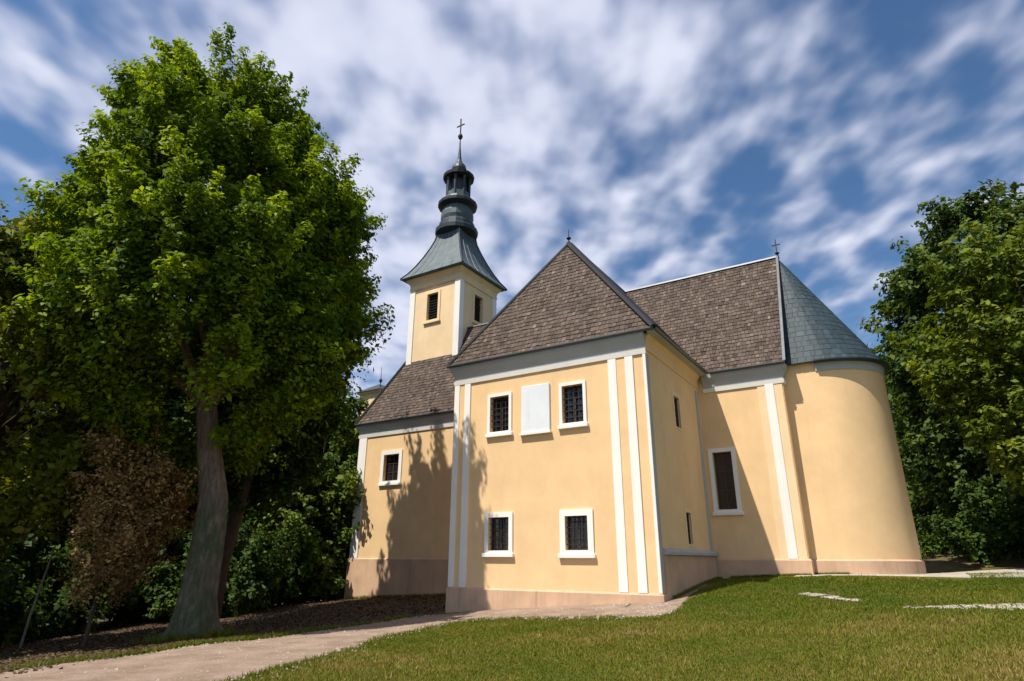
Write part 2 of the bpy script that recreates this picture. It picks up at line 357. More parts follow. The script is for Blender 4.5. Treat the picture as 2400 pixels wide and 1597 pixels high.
# ------------------------------------------------------------------ church
D, WW, XR, XL = 5.941, 7.507, 10.629, -10.865
YR, ZR, ZC, ZE = 8.498, 13.58, 7.48, 8.07
YB = 2 * YR - D; ZA, YA = 13.45, 2.41
church = thing('church', 'ochre and white plastered village church with brown shingle roofs and a slender dark spire', 'church', (0, 0, 0))

def wall(name, org, ux, w, z0, z1, holes, mat, th=0.32, parent=church):
    # vertical wall with rectangular openings; org XY start, ux = direction along the wall, outward = right-hand side
    ux = Vector(ux).normalized(); out = Vector((ux.y, -ux.x)); org = Vector(org); mb = MB()
    def P(s, z, d): q = org + ux * s - out * d; return (q.x, q.y, z)
    xs = sorted({0, w} | {h[0] for h in holes} | {h[1] for h in holes}); zs = sorted({z0, z1} | {h[2] for h in holes} | {h[3] for h in holes})
    for i in range(len(xs) - 1):
        for j in range(len(zs) - 1):
            a, b, c, d = xs[i], xs[i + 1], zs[j], zs[j + 1]
            if any(h[0] <= a and b <= h[1] and h[2] <= c and d <= h[3] for h in holes): continue
            mb.quad(P(a, c, 0), P(b, c, 0), P(b, d, 0), P(a, d, 0))
    for h in holes:
        a, b, c, d = h
        for q in (((a, c), (b, c)), ((b, c), (b, d)), ((b, d), (a, d)), ((a, d), (a, c))):
            mb.quad(P(*q[0], 0), P(*q[1], 0), P(*q[1], th), P(*q[0], th))
        mb.quad(P(a, c, th), P(b, c, th), P(b, d, th), P(a, d, th))
    me = bpy.data.meshes.new(name); me.from_pydata(mb.v, [], mb.f); me.materials.append(mat)
    o = bpy.data.objects.new(name, me); link(o, parent); return o

def frame_box(mb, P, s0, s1, z0, z1, d0, d1):
    n = len(mb.v)
    mb.v += [P(s, z, d) for d in (d0, d1) for z in (z0, z1) for s in (s0, s1)]
    mb.f += [tuple(n + i for i in q) for q in ((0, 2, 3, 1), (4, 5, 7, 6), (0, 1, 5, 4), (1, 3, 7, 5), (3, 2, 6, 7), (2, 0, 4, 6))]
def window(org, ux, h, fw=0.15, sill=True, kind='glass', grille=None, framemat=None, head=0.0, proud=0.05, depth=0.2, label=None):
    ux = Vector(ux).normalized(); out = Vector((ux.y, -ux.x)); org = Vector(org); a, b, c, d = h
    def P(s, z, dd): q = org + ux * s + out * dd; return (q.x, q.y, z)
    mb = MB(); frame_box(mb, P, a + .002, b - .002, c + .002, d - .002, -depth - .03, -depth)
    w = mb.build('window', M_GLASS if kind == 'glass' else M_VOID, church)
    if label: w['label'] = label
    if fw:
        f = MB()
        frame_box(f, P, a - fw, a, c - fw * .6, d + fw + head, -.01, proud); frame_box(f, P, b, b + fw, c - fw * .6, d + fw + head, -.01, proud)
        frame_box(f, P, a, b, d, d + fw + head, -.01, proud); frame_box(f, P, a, b, c - fw * .6, c, -.01, proud)
        f.build('frame', framemat or M_WHITE, w)
    if sill:
        s = MB(); frame_box(s, P, a - fw - .05, b + fw + .05, c - fw * .6 - .12, c - fw * .6 + .003, -.01, proud + .06); s.build('sill', framemat or M_WHITE, w, bevel=.012)
    cm = MB(); t = 0.045
    if kind == 'glass':
        for (q0, q1, r0, r1) in ((a, a + t, c, d), (b - t, b, c, d), (a, b, c, c + t), (a, b, d - t, d), ((a + b) / 2 - t / 2, (a + b) / 2 + t / 2, c, d)):
            frame_box(cm, P, q0, q1, r0, r1, -depth, -depth + .04)
        for k in range(1, 3):
            z = c + (d - c) * k / 3; frame_box(cm, P, a, b, z - .015, z + .015, -depth, -depth + .03)
        cm.build('sash', M_WOODF, w)
    else:
        k = int((d - c) / .16)
        for i in range(k):
            z = c + (i + .5) * (d - c) / k; frame_box(cm, P, a, b, z - .012, z + .012, -depth, -depth + .09)
        cm.build('louvre', M_VOID, w)
    if grille:
        g = MB(); nx, nzc = grille
        for i in range(1, nx): s_ = a + (b - a) * i / nx; frame_box(g, P, s_ - .012, s_ + .012, c, d, -.08, -.056)
        for i in range(1, nzc): z = c + (d - c) * i / nzc; frame_box(g, P, a, b, z - .012, z + .012, -.084, -.06)
        g.build('grille', M_IRON, w)
    return w

# wall solids -------------------------------------------------------
ZB = -1.6
hf = [(1.60, 2.40, 5.38, 6.66), (4.52, 5.30, 5.38, 6.66), (1.60, 2.42, 1.40, 2.46), (4.52, 5.30, 1.40, 2.42)]
wall('wing_front_wall', (0, 0), (1, 0), WW, ZB, ZE - .02, hf, M_WALL)
hs = [(2.60, 3.20, 5.45, 6.55), (2.85, 3.36, 1.62, 2.62)]
wall('wing_side_wall', (WW, 0), (0, 1), D + .3, ZB, ZE - .02, hs, M_WALL)
wall('wing_side_wall', (0, D + .3), (0, -1), D + .3, ZB, ZE - .02, [], M_WALL)
hn = [(7.80 - WW, 8.50 - WW, 2.88, 4.98)]
wall('nave_front_wall', (WW, D), (1, 0), XR - WW, ZB, ZE - .02, hn, M_WALL)
hl = [(-9.15 - XL, -8.15 - XL + .05, 4.92, 6.28)]
wall('nave_front_wall', (XL, D), (1, 0), -XL, ZB, ZE - .02, hl, M_WALL)
g = MB(); g.quad((XR, D, ZB), (XR, YB, ZB), (XR, YB, ZE - .02), (XR, YR, ZR - .12), (XR, D, ZE - .02)); g.build('nave_gable_wall', M_WALL, church)
g = MB(); g.box(XL - .22, XL, D - .0, YB, ZB, ZE - .04)
g.build('west_wall', M_WALL, church)
g = MB(); g.box(XL, XR, YB - .3, YB, ZB, ZE - .02); g.build('nave_rear_wall', M_WALL, church)
# apse
AXC, AR = 11.738, YR - D - .445
apath = [(XR - .02, YR - AR)] + [(AXC + AR * math.cos(t), YR + AR * math.sin(t)) for t in np.linspace(-PI / 2, PI / 2, 41)] + [(XR - .02, YR + AR)]
g = MB()
for i in range(len(apath) - 1):
    (xa, ya), (xb, yb) = apath[i], apath[i + 1]; g.quad((xa, ya, ZB), (xb, yb, ZB), (xb, yb, ZE + .1), (xa, ya, ZE + .1))
me = bpy.data.meshes.new('apse_wall'); me.from_pydata(g.v, [], g.f); me.materials.append(M_WALL)
bm = bmesh.new(); bm.from_mesh(me); bmesh.ops.remove_doubles(bm, verts=bm.verts[:], dist=.0005); bmesh.ops.recalc_face_normals(bm, faces=bm.faces[:]); bm.to_mesh(me); bm.free()
for p in me.polygons: p.use_smooth = True
link(bpy.data.objects.new('apse_wall', me), church)
# plinths
def plinth(zt, o_, path, closed=False):
    g = MB(); g.sweep([(-.05, ZB), (o_, ZB), (o_, zt - .05), (o_ - .05, zt), (-.05, zt)], path, closed); return g.build('plinth', M_PLINTH, church)
plinth(.235, .07, [(0, D), (0, 0), (WW, 0), (WW, .30)])
plinth(1.30, .07, [(WW, .30), (WW, D - .09)])
g = MB(); g.sweep([(-.02, 1.27), (.16, 1.27), (.16, 1.36), (.03, 1.46), (-.02, 1.46)], [(WW, .28), (WW, D - .09)]); g.build('ledge', M_GREYTRIM, church)
plinth(1.18, .08, [(WW - .1, D), (XR, D), (XR, D + .5)])
plinth(1.17, .06, apath[0:-1])
plinth(1.16, .07, [(XL - .22, D + 2), (XL - .22, D), (-.06, D)])
# pilasters: pale strips on the fronts
def pil(x0, x1, y, z0, z1, d=.045, mat=M_WHITE):
    g = MB(); g.box(x0, x1, y - d, y + .01, z0, z1); return g.build('pilaster', mat, church)
for (a, b) in ((-.03, .20), (.44, .70), (6.24, 6.52), (6.83, 7.10), (7.44, 7.535)):
    pil(a, b, 0, .235, 7.33)
pil(.20, .44, 0, .235, 7.33, .02, M_WALL); pil(6.52, 6.83, 0, .235, 7.33, .02, M_WALL)
pil(9.72, 10.0, D, 1.18, 7.36, .03, M_TOWER); pil(10.0, 10.30, D, 1.18, 7.36, .055); pil(10.30, 10.60, D, 1.18, 7.36, .03, M_TOWER)
pil(XL - .20, XL + .36, D, 1.16, 7.36)
g = MB(); g.box(WW - .01, WW + .04, .0, .22, .3, 7.33); g.build('pilaster', M_GREYTRIM, church)
g = MB(); g.box(WW - .01, WW + .04, D - .55, D - .3, 1.46, 7.33); g.build('pilaster', M_GREYTRIM, church)
# cornices under the eaves
def cornice(path, o_=.2, closed=False, z0=7.33, z1=ZE - .03, mat=M_WHITE):
    g = MB(); g.sweep([(-.02, z0), (.05, z0), (.075, z0 + .15), (-.02, z0 + .15)], path, closed); g.build('string_course', mat, church)
    g = MB(); g.sweep([(-.02, z0 + .153), (.03, z0 + .153), (.05, z0 + .32), (o_ * .62, z0 + .46), (o_ * .9, z0 + .55), (o_, z1), (-.02, z1)], path, closed)
    return g.build('cornice', M_COVE, church)
cornice([(0, D), (0, 0), (WW + .05, 0)])
g = MB(); g.sweep([(-.02, 7.49), (.04, 7.49), (.06, 7.8), (.2, ZE - .06), (-.02, ZE - .06)], [(WW, .02), (WW, D - .2)]); g.build('cornice', M_WALL, church)
cornice([(WW + .2, D), (XR, D), (XR, D + .42)])
cornice([(XL - .22, D + 1.0), (XL - .22, D), (-.2, D)])
g = MB(); g.sweep([(-.02, 7.72), (.035, 7.72), (.05, 7.95), (.09, ZE - .03), (-.02, ZE - .03)], apath[1:-1]); g.build('cornice', M_COVE, church)

# roofs -------------------------------------------------------------
def roof_face(bmo, tints, poly, up_hint=(0, 0, 1), cw=.15, ch=.20, seed=0, th=.03):
    rs = random.Random(seed)
    P = [Vector(p) for p in poly]; n = Vector((0, 0, 0))
    for i in range(1, len(P) - 1): n += (P[i] - P[0]).cross(P[i + 1] - P[0])
    n.normalize()
    if n.z < 0: n = -n; P.reverse()
    up = (Vector(up_hint) - n * n.dot(Vector(up_hint))).normalized(); rt = up.cross(n)
    C0 = P[0]; S_ = [(p - C0).dot(rt) for p in P]; T_ = [(p - C0).dot(up) for p in P]
    bm = bmesh.new(); lay = bm.faces.layers.float.new('tint')
    # backing sheet
    f = bm.faces.new([bm.verts.new(p - n * .03) for p in P]); f[lay] = .2
    t = min(T_); row = 0
    while t < max(T_):
        s = min(S_) - rs.random() * cw
        while s < max(S_) + cw:
            w = cw * rs.uniform(.7, 1.3); gp = .006
            a, b = s + gp, s + w - gp; t0 = t + rs.uniform(-.018, .018); t1 = t + ch * 1.15
            lift = th * rs.uniform(.75, 1.35); tn = min(1, max(0, rs.gauss(.44, .17)))
            q = [C0 + rt * a + up * t0 + n * lift, C0 + rt * b + up * t0 + n * lift * rs.uniform(.8, 1.15), C0 + rt * b + up * t1 + n * .004, C0 + rt * a + up * t1 + n * .004]
            vs = [bm.verts.new(v) for v in q]; f = bm.faces.new(vs); f[lay] = tn
            lo = [bm.verts.new(C0 + rt * a + up * t0 - n * .005), bm.verts.new(C0 + rt * b + up * t0 - n * .005)]
            f = bm.faces.new([lo[0], lo[1], vs[1], vs[0]]); f[lay] = tn * .8
            s += w
        t += ch; row += 1
    cen = sum(P, Vector()) / len(P)
    for i in range(len(P)):
        a, b = P[i], P[(i + 1) % len(P)]; e = (b - a)
        if e.length < 1e-4: continue
        en = e.cross(n).normalized()
        if en.dot(cen - a) > 0: en = -en
        bmesh.ops.bisect_plane(bm, geom=bm.verts[:] + bm.edges[:] + bm.faces[:], plane_co=a, plane_no=en, clear_outer=True)
    me = bpy.data.meshes.new('tmp'); bm.to_mesh(me); bm.free(); bmo.from_mesh(me); bpy.data.meshes.remove(me)
def roof_obj(name, polys, mat, seed, cw=.15, ch=.20, th=.027, parent=church, up=None):
    bm = bmesh.new(); bm.faces.layers.float.new('tint')
    for i, p in enumerate(polys): roof_face(bm, None, p, cw=cw, ch=ch, seed=seed + i, th=th)
    me = bpy.data.meshes.new(name); bm.to_mesh(me); bm.free(); me.materials.append(mat)
    o = bpy.data.objects.new(name, me); link(o, parent); return o
OF, OS = .2, .42
apex = (WW / 2, YA, ZA)
wing_roof = roof_obj('wing_roof', [
    [(-.28, -OF, ZE), (WW + OS, -OF, ZE), apex],
    [(WW + OS, -OF, ZE), (WW + OS, D + .6, ZE), (WW / 2, YR, ZA + .05), apex],
    [(-.28, D + .6, ZE), (-.28, -OF, ZE), apex, (WW / 2, YR, ZA + .05)]], M_SHINGLE, 11)
XO = XR + .22; XH = -8.9
nave_roof = roof_obj('nave_roof', [
    [(XL - .42, D - OF, ZE), (XO, D - OF, ZE), (XO, YR, ZR), (XH, YR, ZR)],
    [(XO, YB + OF, ZE), (XL - .42, YB + OF, ZE), (XH, YR, ZR), (XO, YR, ZR)],
    [(XL - .42, YB + OF, ZE), (XL - .42, D - OF, ZE), (XH, YR, ZR)]], M_SHINGLE, 31)
# fascia, ridge and hip flashings
def bar(mb, a, b, w, h):
    a = Vector(a); b = Vector(b); d = (b - a).normalized(); s = d.cross(Vector((0, 0, 1))).normalized(); u = s.cross(d)
    n = len(mb.v)
    for p in (a, b):
        for (i, j) in ((-1, 0), (1, 0), (.7, 1), (-.7, 1)): mb.v.append(tuple(p + s * w * i + u * h * j))
    mb.f += [tuple(n + i for i in q) for q in ((0, 1, 2, 3), (7, 6, 5, 4), (0, 4, 5, 1), (1, 5, 6, 2), (2, 6, 7, 3), (3, 7, 4, 0))]
m_ = MB(); bar(m_, (WW + OS + .03, -OF - .02, ZE + .01), apex, .15, .10); m_.build('hip_flashing', M_DARK, wing_roof)
m_ = MB(); bar(m_, (-.30, -OF - .02, ZE), apex, .06, .08); m_.build('hip_flashing', M_DARK, wing_roof)
m_ = MB(); bar(m_, apex, (WW / 2, YR, ZA + .05), .09, .08); m_.build('ridge_cap', M_DARK, wing_roof)
m_ = MB(); bar(m_, (XH, YR, ZR), (XO, YR, ZR), .09, .08); m_.build('ridge_cap', M_GUTTER, nave_roof)
m_ = MB(); bar(m_, (XO - .02, D - OF, ZE + .01), (XO - .02, YR, ZR + .02), .07, .09); m_.build('verge_flashing', M_COPPERD, nave_roof)
m_ = MB(); bar(m_, (XL - .44, D - OF, ZE + .01), (XH, YR, ZR + .02), .09, .10); m_.build('hip_flashing', M_DARK, nave_roof)
# gutters
def gutter(path, o_, parent, z=ZE):
    g = MB(); g.sweep([(o_ - .03, z - .05), (o_ + .06, z - .06), (o_ + .10, z - .01), (o_ + .10, z + .03), (o_ + .085, z + .03), (o_ + .05, z - .03), (o_ - .03, z - .02)], path)
    return g.build('gutter', M_GUTTER, parent)
gutter([(-.28, 0), (WW + OS, 0)], OF, wing_roof)
gutter([(WW, -OF), (WW, D - .3)], OS, wing_roof)
gutter([(WW + OS + .15, D), (XO, D)], OF, nave_roof); gutter([(XL - .42, D), (-OS, D)], OF, nave_roof)
g = MB(); g.box(WW + .17, WW + OS, -.17, D - .2, ZE - .09, ZE - .035); g.build('soffit', M_COVE, wing_roof)
# apse roof: half cone of facets
er = AR + .17; pts = [(XO + .0, YR - er)] + [(AXC + er * math.cos(t), YR + er * math.sin(t)) for t in np.linspace(-PI / 2, PI / 2, 19)] + [(XO, YR + er)]
ap = (XO + .02, YR, ZR - .10)
apse_roof = roof_obj('apse_roof', [[(pts[i][0], pts[i][1], ZE), (pts[i + 1][0], pts[i + 1][1], ZE), ap] for i in range(len(pts) - 1)], M_SLATE, 71, cw=.24, ch=.26, th=.014)
g = MB(); g.sweep([(.05, ZE - .06), (.22, ZE - .07), (.27, ZE - .02), (.27, ZE + .03), (.16, ZE + .02), (.05, ZE - .02)], apath[1:-1]); g.build('gutter', M_COPPERD, apse_roof)
# finials
def finial(x, y, z, h, parent, cross=False):
    g = MB(); g.lathe([(.07, z - .05), (.05, z + .12), (.02, z + .18), (.02, z + .3 * h), (.075, z + .34 * h), (.10, z + .40 * h), (.075, z + .46 * h), (.02, z + .5 * h), (.012, z + h)], x, y, 10)
    if cross:
        g.box(x - .018, x + .018, y - .018, y + .018, z + h * .5, z + h + .35); g.box(x - .17, x + .17, y - .016, y + .016, z + h + .05, z + h + .09)
    return g.build('finial', M_DARK, parent)
finial(apex[0], apex[1], ZA, .7, wing_roof); finial(XO, YR, ZR, .55, nave_roof, True)
# windows
fx = (1, 0)
window((0, 0), fx, hf[0], .11, True, grille=(4, 6)); window((0, 0), fx, hf[1], .11, True, grille=(4, 6))
window((0, 0), fx, hf[2], .15, True, grille=(4, 5)); window((0, 0), fx, hf[3], .19, True, grille=(5, 6))
window((WW, 0), (0, 1), hs[0], .12, False, framemat=M_TOWER, proud=.02, depth=.10); window((WW, 0), (0, 1), hs[1], .12, False, framemat=M_TOWER, proud=.02, depth=.10)
window((WW, D), fx, hn[0], .15, True, framemat=M_WHITE, depth=.2)
window((XL, D), fx, hl[0], .20, True)
# white painted panel between the two upper windows
g = MB(); g.box(2.93, 4.05, -.07, .01, 5.20, 6.86); pn = g.build('wall_panel', M_PANEL, church, bevel=.012)
g = MB(); g.box(2.88, 4.10, -.13, .01, 5.13, 5.19); g.build('ledge', M_WHITE, pn)
# wall lantern on the nave beside the wing
g = MB(); g.box(-1.02, -.98, D - .34, D + .01, 3.98, 4.02); g.tube([(-1, D - .05, 3.7), (-1, D - .3, 3.98)], [.014, .014], 6)
g.lathe([(.02, 3.98), (.16, 3.86), (.17, 3.82), (.12, 3.80), (.09, 3.42), (.05, 3.36)], -1, D - .32, 6); g.build('wall_lamp', M_DARK, church)

# tower -------------------------------------------------------------
TX0, TX1, TY0 = -9.534, -5.856, 7.616; TY1 = TY0 + (TX1 - TX0); TZ = 16.82
tcx, tcy = (TX0 + TX1) / 2, (TY0 + TY1) / 2
th = [(-8.22 - TX0, -7.40 - TX0, 14.25, 15.92)]
wall('tower_wall', (TX0, TY0), fx, TX1 - TX0, 8.5, TZ + .05, th, M_TOWER)
wh = (TX1 - TX0) / 2
wall('tower_wall', (TX1, TY0), (0, 1), TX1 - TX0, 8.5, TZ + .05, [(wh - .42, wh + .42, 14.30, 15.95)], M_TOWER)
wall('tower_wall', (TX1, TY1), (-1, 0), TX1 - TX0, 8.5, TZ + .05, [(wh - .42, wh + .42, 14.30, 15.95)], M_TOWER)
wall('tower_wall', (TX0, TY1), (0, -1), TX1 - TX0, 8.5, TZ + .05, [(wh - .42, wh + .42, 14.30, 15.95)], M_TOWER)
window((TX0, TY0), fx, th[0], .16, True, kind='louvre', framemat=M_TOWER)
for (og, ux) in (((TX1, TY0), (0, 1)), ((TX1, TY1), (-1, 0)), ((TX0, TY1), (0, -1))):
    window(og, ux, (wh - .42, wh + .42, 14.30, 15.95), .16, True, kind='louvre', framemat=M_TOWER)
for (cx_, cy_, sx_, sy_) in ((TX0, TY0, 1, 1), (TX1, TY0, -1, 1), (TX1, TY1, -1, -1), (TX0, TY1, 1, -1)):
    g = MB(); xa, xb = sorted((cx_ - .05 * sx_, cx_ + .34 * sx_)); ya, yb = sorted((cy_ - .05 * sy_, cy_ + .34 * sy_)); g.box(xa, xb, ya, yb, 8.6, 16.42); g.build('pilaster', M_WHITE, church)
tp = [(TX0, TY1), (TX0, TY0), (TX1, TY0), (TX1, TY1)]
g = MB(); g.sweep([(-.02, 16.4), (.06, 16.4), (.08, 16.55), (.05, 16.6), (.08, 16.8), (.22, 17.0), (.3, 17.12), (-.02, 17.12)], tp, True); g.build('cornice', M_TOWER, church)
# bell-cast square roof rising to an octagonal lantern
spire = thing_parent = None
g = MB(); prof = [(2.30, 17.10), (2.34, 17.18), (2.02, 17.62), (1.72, 18.15), (1.42, 18.8), (1.14, 19.5), (.94, 20.1), (.86, 20.6)]
g.lathe([(r * 1.414, z) for r, z in prof], tcx, tcy, 4, PI / 4); spire = g.build('spire', M_COPPER, church)
g = MB()
for k in range(4):
    a = PI / 4 + k * PI / 2
    g.tube([(tcx + r * 1.42 * math.cos(a), tcy + r * 1.42 * math.sin(a), z + .01) for r, z in prof], [.05] * len(prof), 6)
    for e in (-.66, -.33, 0, .33, .66):
        c, s_ = math.cos(k * PI / 2), math.sin(k * PI / 2)
        g.tube([(tcx + c * r - s_ * r * e, tcy + s_ * r + c * r * e, z + .005) for r, z in prof], [.016] * len(prof), 4)
g.build('seam', M_COPPERD, spire)
def ring(name, prof, mat, n=16): g = MB(); g.lathe(prof, tcx, tcy, n, PI / n); return g.build(name, mat, spire, smooth=False)
ring('moulding', [(.95, 20.45), (1.36, 20.62), (1.38, 20.88), (1.18, 21.05), (1.16, 21.3), (1.0, 21.5)], M_COPPERD)
ring('onion_dome', [(.98, 21.45), (1.06, 21.75), (1.05, 22.1), (.93, 22.45), (.84, 22.6)], M_COPPER)
ring('moulding', [(.84, 22.5), (1.27, 22.66), (1.29, 22.85), (1.08, 22.95), (1.0, 23.15), (.82, 23.25)], M_COPPERD)
ring('lantern_core', [(.58, 23.1), (.58, 24.9)], M_COPPERD, 8)
g = MB()
for k in range(8):
    a = k * PI / 4 + PI / 8; x, y = tcx + 0.74 * math.cos(a), tcy + 0.74 * math.sin(a); g.lathe([(.13, 23.2), (.10, 23.3), (.10, 24.6), (.14, 24.8)], x, y, 6)
g.build('column', M_COPPERD, spire)
g = MB()
for k in range(8):
    a = k * PI / 4; g.lathe([(.30, 23.2), (.30, 23.62)], tcx + .55 * math.cos(a), tcy + .55 * math.sin(a), 4, a + PI / 4)
g.build('parapet', M_COPPER, spire)
ring('moulding', [(.80, 24.7), (1.02, 24.8), (1.04, 25.0), (.80, 25.12), (.60, 25.2)], M_DARK)
ring('small_onion', [(.50, 25.15), (.46, 25.35), (.50, 25.6), (.44, 25.85), (.26, 26.1), (.15, 26.35), (.11, 26.7), (.05, 27.5), (.035, 28.1)], M_COPPERD)
g = MB(); g.lathe([(.02, 28.02), (.12, 28.12), (.17, 28.28), (.12, 28.44), (.02, 28.52)], tcx, tcy, 12)
g.box(tcx - .035, tcx + .035, tcy - .03, tcy + .03, 28.4, 29.75); g.box(tcx - .32, tcx + .32, tcy - .028, tcy + .028, 29.15, 29.23); g.build('cross', M_DARK, spire)

# stair turret at the west end
g = MB(); g.box(-14.6, -12.95, 9.0, 11.6, -1.6, 11.05); g.build('turret_wall', M_TOWER, church)
g = MB(); g.sweep([(-.02, 10.9), (.14, 10.98), (.16, 11.1), (-.02, 11.1)], [(-14.6, 11.6), (-14.6, 9.0), (-12.95, 9.0), (-12.95, 11.6)], True); g.build('cornice', M_TOWER, church)
g = MB(); n_ = [(-14.85, 8.75, 11.08), (-12.7, 8.75, 11.08), (-12.7, 11.85, 11.08), (-14.85, 11.85, 11.08)]; tpx = [(-13.78, 9.8, 11.75), (-13.78, 10.8, 11.75)]
g.quad(n_[0], n_[1], tpx[0]); g.quad(n_[1], n_[2], tpx[1], tpx[0]); g.quad(n_[2], n_[3], tpx[1]); g.quad(n_[3], n_[0], tpx[0], tpx[1]); g.quad(*n_)
tr = g.build('turret_roof', M_COPPERD, church); finial(-13.0, 9.1, 11.1, 1.5, tr)

# ------------------------------------------------------------------ vegetation
def leaves_mesh(name, cen, nrm, size, tint, mat, rs, aspect=.62):
    n = len(cen); nrm = nrm / np.linalg.norm(nrm, axis=1, keepdims=True)
    t = rs.normal(0, 1, (n, 3)); t -= nrm * (t * nrm).sum(1, keepdims=True); t /= np.linalg.norm(t, axis=1, keepdims=True); b = np.cross(nrm, t)
    s = size[:, None]; v = np.empty((n, 4, 3))
    v[:, 0] = cen - t * s; v[:, 1] = cen + b * s * aspect + nrm * s * .22; v[:, 2] = cen + t * s; v[:, 3] = cen - b * s * aspect + nrm * s * .22
    me = bpy.data.meshes.new(name); me.vertices.add(n * 4); me.loops.add(n * 4); me.polygons.add(n)
    me.vertices.foreach_set('co', v.reshape(-1).astype(np.float32)); me.loops.foreach_set('vertex_index', np.arange(n * 4, dtype=np.int32))
    me.polygons.foreach_set('loop_start', np.arange(0, n * 4, 4, dtype=np.int32)); me.update(calc_edges=True)
    a = me.attributes.new('tint', 'FLOAT', 'FACE'); a.data.foreach_set('value', np.clip(tint, 0, 1).astype(np.float32))
    me.materials.append(mat); return me
def crown_points(prof, nclump, nleaf, rs, rc=.95, lump=.2, inner=.5, gaps=.35):
    # prof: (z, radius, x offset, y offset). Leafy twigs sit near that surface, point outward and up, and leave hollows between them
    zz = np.array([p[0] for p in prof], float); rr = np.array([p[1] for p in prof], float)
    ox = np.array([p[2] if len(p) > 2 else 0 for p in prof], float); oy = np.array([p[3] if len(p) > 3 else 0 for p in prof], float)
    zs = np.linspace(zz.min(), zz.max(), 200); w = np.interp(zs, zz, rr) + .25; w = np.cumsum(w); w /= w[-1]
    nc = nclump * 5; k = rs.rand(12) * 6.28
    z = np.interp(rs.rand(nc), w, zs); th_ = rs.rand(nc) * 2 * PI
    lum = 1 + lump * (np.sin(3 * th_ + k[0] + z * .5) * .5 + np.sin(5 * th_ - k[1] + z * 1.1) * .35 + np.sin(2 * th_ + z * 1.7 + k[2]) * .45)
    rad = np.interp(z, zz, rr) * lum * (inner + (1 - inner) * rs.rand(nc) ** .45)
    c = np.stack([rad * np.cos(th_), rad * np.sin(th_), z], 1)
    f = 1.15 / rc ** .5 * .62
    n3 = np.sin(c[:, 0] * 1.9 * f + k[3] + 1.2 * np.sin(c[:, 2] * f * .9 + k[4])) + np.sin(c[:, 1] * 1.7 * f + k[5] + 1.1 * np.sin(c[:, 0] * f + k[6])) + np.sin(c[:, 2] * 1.8 * f + k[7] + 1.3 * np.sin(c[:, 1] * f * 1.2 + k[8]))
    n3 += .5 * (np.sin(c[:, 0] * 4.3 * f + k[9]) + np.sin(c[:, 1] * 4.1 * f + k[10]) + np.sin(c[:, 2] * 4.6 * f + k[11]))
    keep = np.nonzero(n3 > np.quantile(n3, gaps) + rs.normal(0, .35, nc))[0][:nclump * 3]
    c = c[keep]; c[:, 0] += np.interp(c[:, 2], zz, ox); c[:, 1] += np.interp(c[:, 2], zz, oy)
    nn = len(c); out = c.copy(); out[:, 0] -= np.interp(c[:, 2], zz, ox); out[:, 1] -= np.interp(c[:, 2], zz, oy); out[:, 2] = 0
    out /= np.linalg.norm(out, axis=1, keepdims=True) + 1e-6
    ax = out * .75 + np.array([0, 0, .55]) + rs.normal(0, .38, (nn, 3)); ax /= np.linalg.norm(ax, axis=1, keepdims=True)
    cr = rc * .46 * np.exp(rs.normal(0, .38, nn)); ln = rs.uniform(1.1, 2.3, nn)
    ctint = rs.normal(.5, .22, nn)
    idx = rs.choice(nn, nleaf, p=cr ** 1.7 / (cr ** 1.7).sum())
    d = rs.normal(0, 1, (nleaf, 3)); d /= np.linalg.norm(d, axis=1, keepdims=True); d *= (rs.rand(nleaf, 1) ** .5) * cr[idx][:, None] * .85
    t = rs.uniform(-1, 1, nleaf); taper = 1 - .55 * np.clip(t, 0, 1)
    P = c[idx] + d * taper[:, None] + ax[idx] * (t * cr[idx] * ln[idx])[:, None]
    nr = out[idx] * .5 + np.array([0, 0, .7]) + d / (cr[idx][:, None] + .01) * .5 + rs.normal(0, .5, (nleaf, 3))
    return P, nr, ctint[idx] + rs.normal(0, .15, nleaf), c
def bark_tube(g, pts, rad, rough, rs, n=72, m=90):
    P = np.array(pts, float); zz = np.linspace(P[0, 2], P[-1, 2], m) if len(P) < 3 else np.interp(np.linspace(0, 1, m) ** 1.6, [0, 1], [P[0, 2], P[-1, 2]])
    b = len(g.v); k = rs.rand(10) * 6.28
    for z in zz:
        x = np.interp(z, P[:, 2], P[:, 0]); y = np.interp(z, P[:, 2], P[:, 1]); r = np.interp(z, P[:, 2], rad); fl = np.clip((1.2 - z) / 1.5, 0, 1)
        for i in range(n):
            a = 2 * PI * i / n + .05 * z
            rid = abs(math.sin(9 * a + k[0] + .8 * math.sin(z * 1.3 + k[1]) + .5 * math.sin(3 * a + z))) * .55 + abs(math.sin(14 * a + k[2] + 1.1 * math.sin(z * 2.1 + k[3]))) * .35
            big = math.sin(3 * a + k[4] + z * .5) * .4 + math.sin(2 * a + k[5] - z * .35) * .5
            q = r * (1 + rough * (rid - .5) + .09 * big + .75 * fl ** 3 * max(0, math.sin(5 * a + k[6])) ** 1.5 + rs.normal(0, .008)); g.v.append((x + q * math.cos(a), y + q * math.sin(a), z))
    for j in range(m - 1):
        for i in range(n): g.f.append((b + j * n + i, b + j * n + (i + 1) % n, b + (j + 1) * n + (i + 1) % n, b + (j + 1) * n + i))
